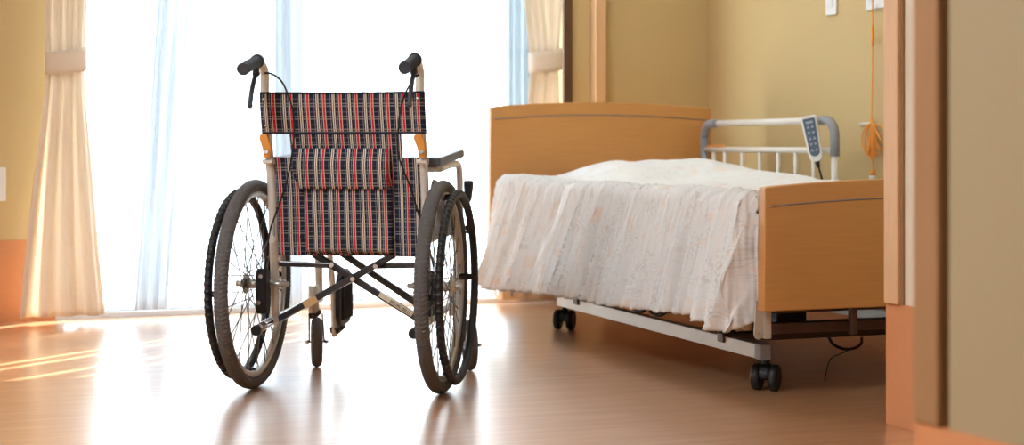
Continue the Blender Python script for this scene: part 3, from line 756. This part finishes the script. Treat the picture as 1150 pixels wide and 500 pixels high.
# remote handset hung on the rail
pr_ = B(917.5, 157, u=SU - .055)
rp = world(BED, pr_.x, pr_.y, pr_.z - .075)
rm = empty('bed_remote', rp, R(-14), 'white bed remote with blue grey keypad hanging on the side rail', 'remote control')
rm.rotation_euler = (R(-6), R(-11), R(-14))
def outline(w0, w1, h, rad, z0=0, n=6):
    pts = []
    for (sx, zc, q0, ww, rr) in ((1, h - rad, 0, w1, rad), (-1, h - rad, 90, w1, rad), (-1, w0, 180, w0, w0), (1, w0, 270, w0, w0)):
        for k in range(n + 1): q = R(q0 + 90 * k / n); pts.append((sx * (ww - rr) + rr * math.cos(q), z0 + zc + rr * math.sin(q)))
    return pts
ol = outline(.023, .0275, .160, .008)
body = MB().prism(ol, lambda x, z: (x, -.012, z), lambda x, z: (x, .014, z)).build('body', M['plate'], rm, bevel=.004, seg=3)
ol = outline(.017, .0205, .132, .005, .018)
MB().prism(ol, lambda x, z: (x, -.0135, z), lambda x, z: (x, -.012, z)).build('keypad', M['bluegrey'], body)
for r_ in range(5):
    for sx in (-1, 1):
        z = .040 + r_ * .020
        tri = [(-.0055, -.004), (.0055, -.004), (0, .006)] if r_ % 2 == 0 else [(-.0055, .004), (0, -.006), (.0055, .004)]
        MB().prism(tri, lambda x, y: (sx * .0075 + x, -.0150, z + y), lambda x, y: (sx * .0075 + x, -.0132, z + y)).build('key', M['keys'], body)
MB().prism([(-.012, 0), (.012, 0), (.012, .012), (-.012, .012)], lambda x, z: (x, -.0150, .138 - .006 + z * .7), lambda x, z: (x, -.0132, .138 - .006 + z * .7)).build('display', M['keys'], body)
MB().tube([(.0, 0, .002), (.002, 0, -.02)], [.0085, .006], 12).tube(smoothpath([(.002, 0, -.018), (.004, .004, -.05), (.006, .02, -.09)], 6), .0035, 8).build('cable', M['black'], rm)
MB().bar((.012, .010, .142), (.012, .066, .150), .016, .008).bar((.012, .066, .153), (.012, .068, .125), .016, .005, up=(0, 1, 0)).build('hook', M['black'], rm, bevel=.002)

# ------------------------------------------------------------------ right-wall fittings
def on_right(px, py, off=0): return B(px, py, u=RU - off)
sp_ = on_right(935, 6)
sw = empty('wall_switch', world(BED, sp_.x, sp_.y, sp_.z), BED[2], 'white rocker switch plate on the mustard wall above the bed rail', 'switch')
pz0 = on_right(935, 17).z - sp_.z; hw_ = abs(on_right(929, 6).y - on_right(941, 6).y) / 2
MB().box((-.009, -hw_, pz0), (0, hw_, pz0 + .12)).build('plate', M['plate'], sw, bevel=.003)
MB().box((-.013, -hw_ * .45, pz0 + .03), (-.008, hw_ * .45, pz0 + .095)).build('rocker', M['plate'], sw, bevel=.002)
cp = on_right(985, 0)
cu_ = empty('call_unit', world(BED, cp.x, cp.y, cp.z), BED[2], 'white nurse call plate high on the wall where the orange cord starts', 'call unit')
cz0 = on_right(980, 11).z - cp.z; y0 = on_right(974.5, 5).y - cp.y; y1 = y0 - .12
MB().box((-.010, y1, cz0), (0, y0, cz0 + .13)).build('plate', M['plate'], cu_, bevel=.003)
MB().box((-.026, (y0 + y1) / 2 - .0, cz0 + .035), (-.009, (y0 + y1) / 2 + .04, cz0 + .10)).build('socket', M['plate'], cu_, bevel=.003)
cdp = on_right(980, 200, .03)
cd = empty('pull_cord', world(BED, cdp.x, cdp.y, 0), BED[2], 'orange nurse call cord looped into a bundle on the wall', 'cord')
OFF = Vector((cdp.x, cdp.y, 0))
def C_(x, y, off=.022): return on_right(x, y, off) - OFF
m1 = MB().tube(smoothpath([C_(984, -14, .012), C_(981, -4, .03), C_(980, 8), C_(980, 30), C_(980, 52), C_(979.5, 90), C_(979, 136)], 8), .0026, 8)
m1.tube([C_(980, 28), C_(980, 32), C_(980, 48), C_(979.7, 53)], [.003, .006, .006, .003], 10).build('strand', M['cord'], cd)
lp = MB(); random.seed(5)
loops = [(968, 152, 969, 168), (971, 160, 974, 175), (974, 150, 978, 178), (978, 150, 982, 176), (982, 150, 988, 172), (983, 148, 993, 166), (986, 140, 997, 150), (972, 150, 971, 172)]
for i, (xa, ya, xb, yb) in enumerate(loops):
    o0 = .018 + .004 * (i % 4)
    pts = [C_(979, 137, .022), C_((979 + xa) / 2 - 1, 143, o0), C_(xa, ya, o0), C_(xb, yb - 3, o0), C_((xb + 980) / 2, yb + 1, o0 + .004), C_((xb + xa) / 2 * .4 + 980 * .6, ya + 8, o0 + .006), C_(980, 139, .026)]
    lp.tube(smoothpath(pts, 8), .0024, 8)
lp.tube([C_(979, 134), C_(979.5, 142)], .0065, 10)
lp.build('bundle', M['cord'], cd)
MB().tube(smoothpath([C_(980, 142), C_(979.5, 165), C_(980.5, 190)], 8), .0026, 8).tube([C_(980.3, 189), C_(980, 193), C_(980, 197)], [.003, .009, .012], 14).build('pull_strand', M['cord'], cd)
MB().tube([C_(980, 196), C_(980, 200), C_(979.5, 216)], [.011, .013, .012], 16).build('handle', M['plate'], cd)
MB().bar(C_(966, 139, .0), C_(966, 139, .02), .012, .006).bar(C_(966, 139, .018), C_(978, 138, .018), .005, .006).build('hook', M['plate'], cd, bevel=.001)

# outlet on the window wall at the far left
op = B(2, 207, v=WV)
oz0, oz1 = B(2, 226, v=WV).z, B(2, 188, v=WV).z; ox1 = B(6.5, 200, v=WV).x
ot = empty('wall_outlet', world(BED, ox1 - .036, WV, oz0), BED[2], 'white outlet plate on the wall left of the curtain', 'outlet')
MB().box((-.036, -.009, 0), (.036, 0, oz1 - oz0)).build('plate', M['plate'], ot, bevel=.003)
MB().box((-.016, -.012, .02), (.016, -.008, oz1 - oz0 - .02)).build('socket', M['plate'], ot, bevel=.002)

# ------------------------------------------------------------------ curtains
def curtain(label, vc, prof, folds, amp, zb, seed, ties, open_front=None, name='curtain'):
    """prof: list of (z, u_left, u_right)"""
    prof = sorted(prof)
    uc0 = (prof[0][1] + prof[0][2]) / 2
    root = empty(name, world(BED, uc0, vc, 0), BED[2], label, 'curtain')
    def fn(s, t):
        z = zb + t * (2.28 - zb)
        ul = interp([(p[0], p[1]) for p in prof], z); ur = interp([(p[0], p[2]) for p in prof], z)
        wd = ur - ul; tie = math.exp(-((z - ties) / .16) ** 2)
        ph = folds * s * 2 * math.pi + .8 * noise.noise(Vector((s * 3, z * .8, seed))) 
        c = math.cos(ph); a = amp * (1 - .62 * tie) * (.75 + .5 * noise.noise(Vector((s * 5, z * .6, seed + 3))))
        bulge = -.03 * math.sin(math.pi * s) * tie
        u = ul + wd * (s + .012 * math.sin(ph * 2) ) - uc0
        return Vector((u, -a * math.copysign(abs(c) ** .8, c) + bulge + .004 * noise.noise(Vector((s * 30, z * 3, seed))), z))
    m = MB(); m.grid(fn, 220, 90); m.open = True
    m.build('drape', M['curtain'], root, solid=.003)
    # tieback band
    zt0, zt1 = ties - .04, ties + .045
    ul = interp([(p[0], p[1]) for p in prof], ties) - uc0; ur = interp([(p[0], p[2]) for p in prof], ties) - uc0
    def bf(a, b):
        q = 2 * math.pi * a; cx = (ul + ur) / 2; rx = (ur - ul) / 2 + .006; ry = amp * .38 + .035
        return Vector((cx + rx * math.cos(q), math.copysign(abs(math.sin(q)) ** .8, math.sin(q)) * ry - .012, zt0 + b * (zt1 - zt0) + .010 * math.cos(q * 1) + .006 * math.sin(q)))
    bm_ = MB(); bm_.grid(bf, 60, 4); bm_.open = True
    bm_.build('tieback', M['curtain'], root, solid=.004)
    return root
VC = 2.33
def uz(px, py, v=VC): p = B(px, py, v=v); return p
def prof(rows):
    out = []
    for y, xl, xr in rows:
        a = uz(xl, y); b = uz(xr, y); out.append((a.z, a.x, b.x))
    return out
pL = prof([(356, 22, 118), (300, 27, 113), (230, 35, 107), (150, 45, 100), (100, 51, 96), (69, 53, 95), (40, 52, 96), (0, 51, 99), (-120, 48, 108), (-400, 40, 125)])
curtain('long cream curtain tied back beside the wall outlet at the left', VC, pL, 3.5, .030, .03, 2.0, uz(70, 69).z)
pR = prof([(356, 580, 640), (230, 586, 636), (120, 591, 630), (69, 595, 627), (30, 590, 631), (0, 587, 633), (-120, 580, 640), (-400, 570, 650)])
curtain('long cream curtain tied back behind the headboard at the right of the window', VC, pR, 2.5, .028, .03, 9.0, uz(610, 69).z)

# sheer curtains just inside the glass; narrow gaps between panels let in the streaks of sun
def sheer(label, ua, ub, folds, amp, m, zb=.035, slant=0.0, vc=2.44, seed=0.0):
    root = empty('sheer_curtain', world(BED, (ua + ub) / 2, vc, 0), BED[2], label, 'sheer curtain')
    hw = (ub - ua) / 2
    def fn(s, t):
        z = zb + t * (2.3 - zb); ph = folds * s * 2 * math.pi + 1.5 * noise.noise(Vector((s * 4, z * .5, seed)))
        return Vector((-hw + s * 2 * hw - slant * (1.2 - z), amp * math.sin(ph) * min(1, .15 + 8 * s, .15 + 8 * (1 - s)), z))
    g = MB(); g.grid(fn, int(24 * folds) + 8, 24); g.open = True
    g.build('sheer_panel', m, root)
    return root
us_ = [B(x, 200, v=2.44).x for x in (88, 176, 212, 315, 352, 380, 552, 592)]
sheer('thin white sheer panel next to the left cream curtain', us_[0], us_[2] - .0, 7, .022, M['sheer'], seed=1)
sheer('slanting gathered white sheer fold tinted with shade left of the wheelchair', us_[1], us_[2], 3, .012, M['sheerdense'], slant=.075, vc=2.40, seed=2)
sheer('thin white sheer panel seen through the left rear wheel', us_[2] + .01, -.455, 11, .022, M['sheer'], seed=3)
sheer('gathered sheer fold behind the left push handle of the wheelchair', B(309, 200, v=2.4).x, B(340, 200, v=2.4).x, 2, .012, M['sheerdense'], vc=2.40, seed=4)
sheer('thin white sheer panel behind the wheelchair back', -.41, -.33, 1, .012, M['sheer'], seed=5)
sheer('wide white sheer panel between wheelchair and headboard', -.285, -.02, 6, .018, M['sheer'], seed=6)
sheer('white sheer panel just left of the shade-tinted gathered fold', .03, us_[6] + .03, 3, .018, M['sheer'], seed=8)
sheer('gathered white sheer fold tinted with shade beside the right cream curtain', B(566, 200, v=2.42).x, us_[7], 3, .018, M['sheershade'], vc=2.41, seed=7)
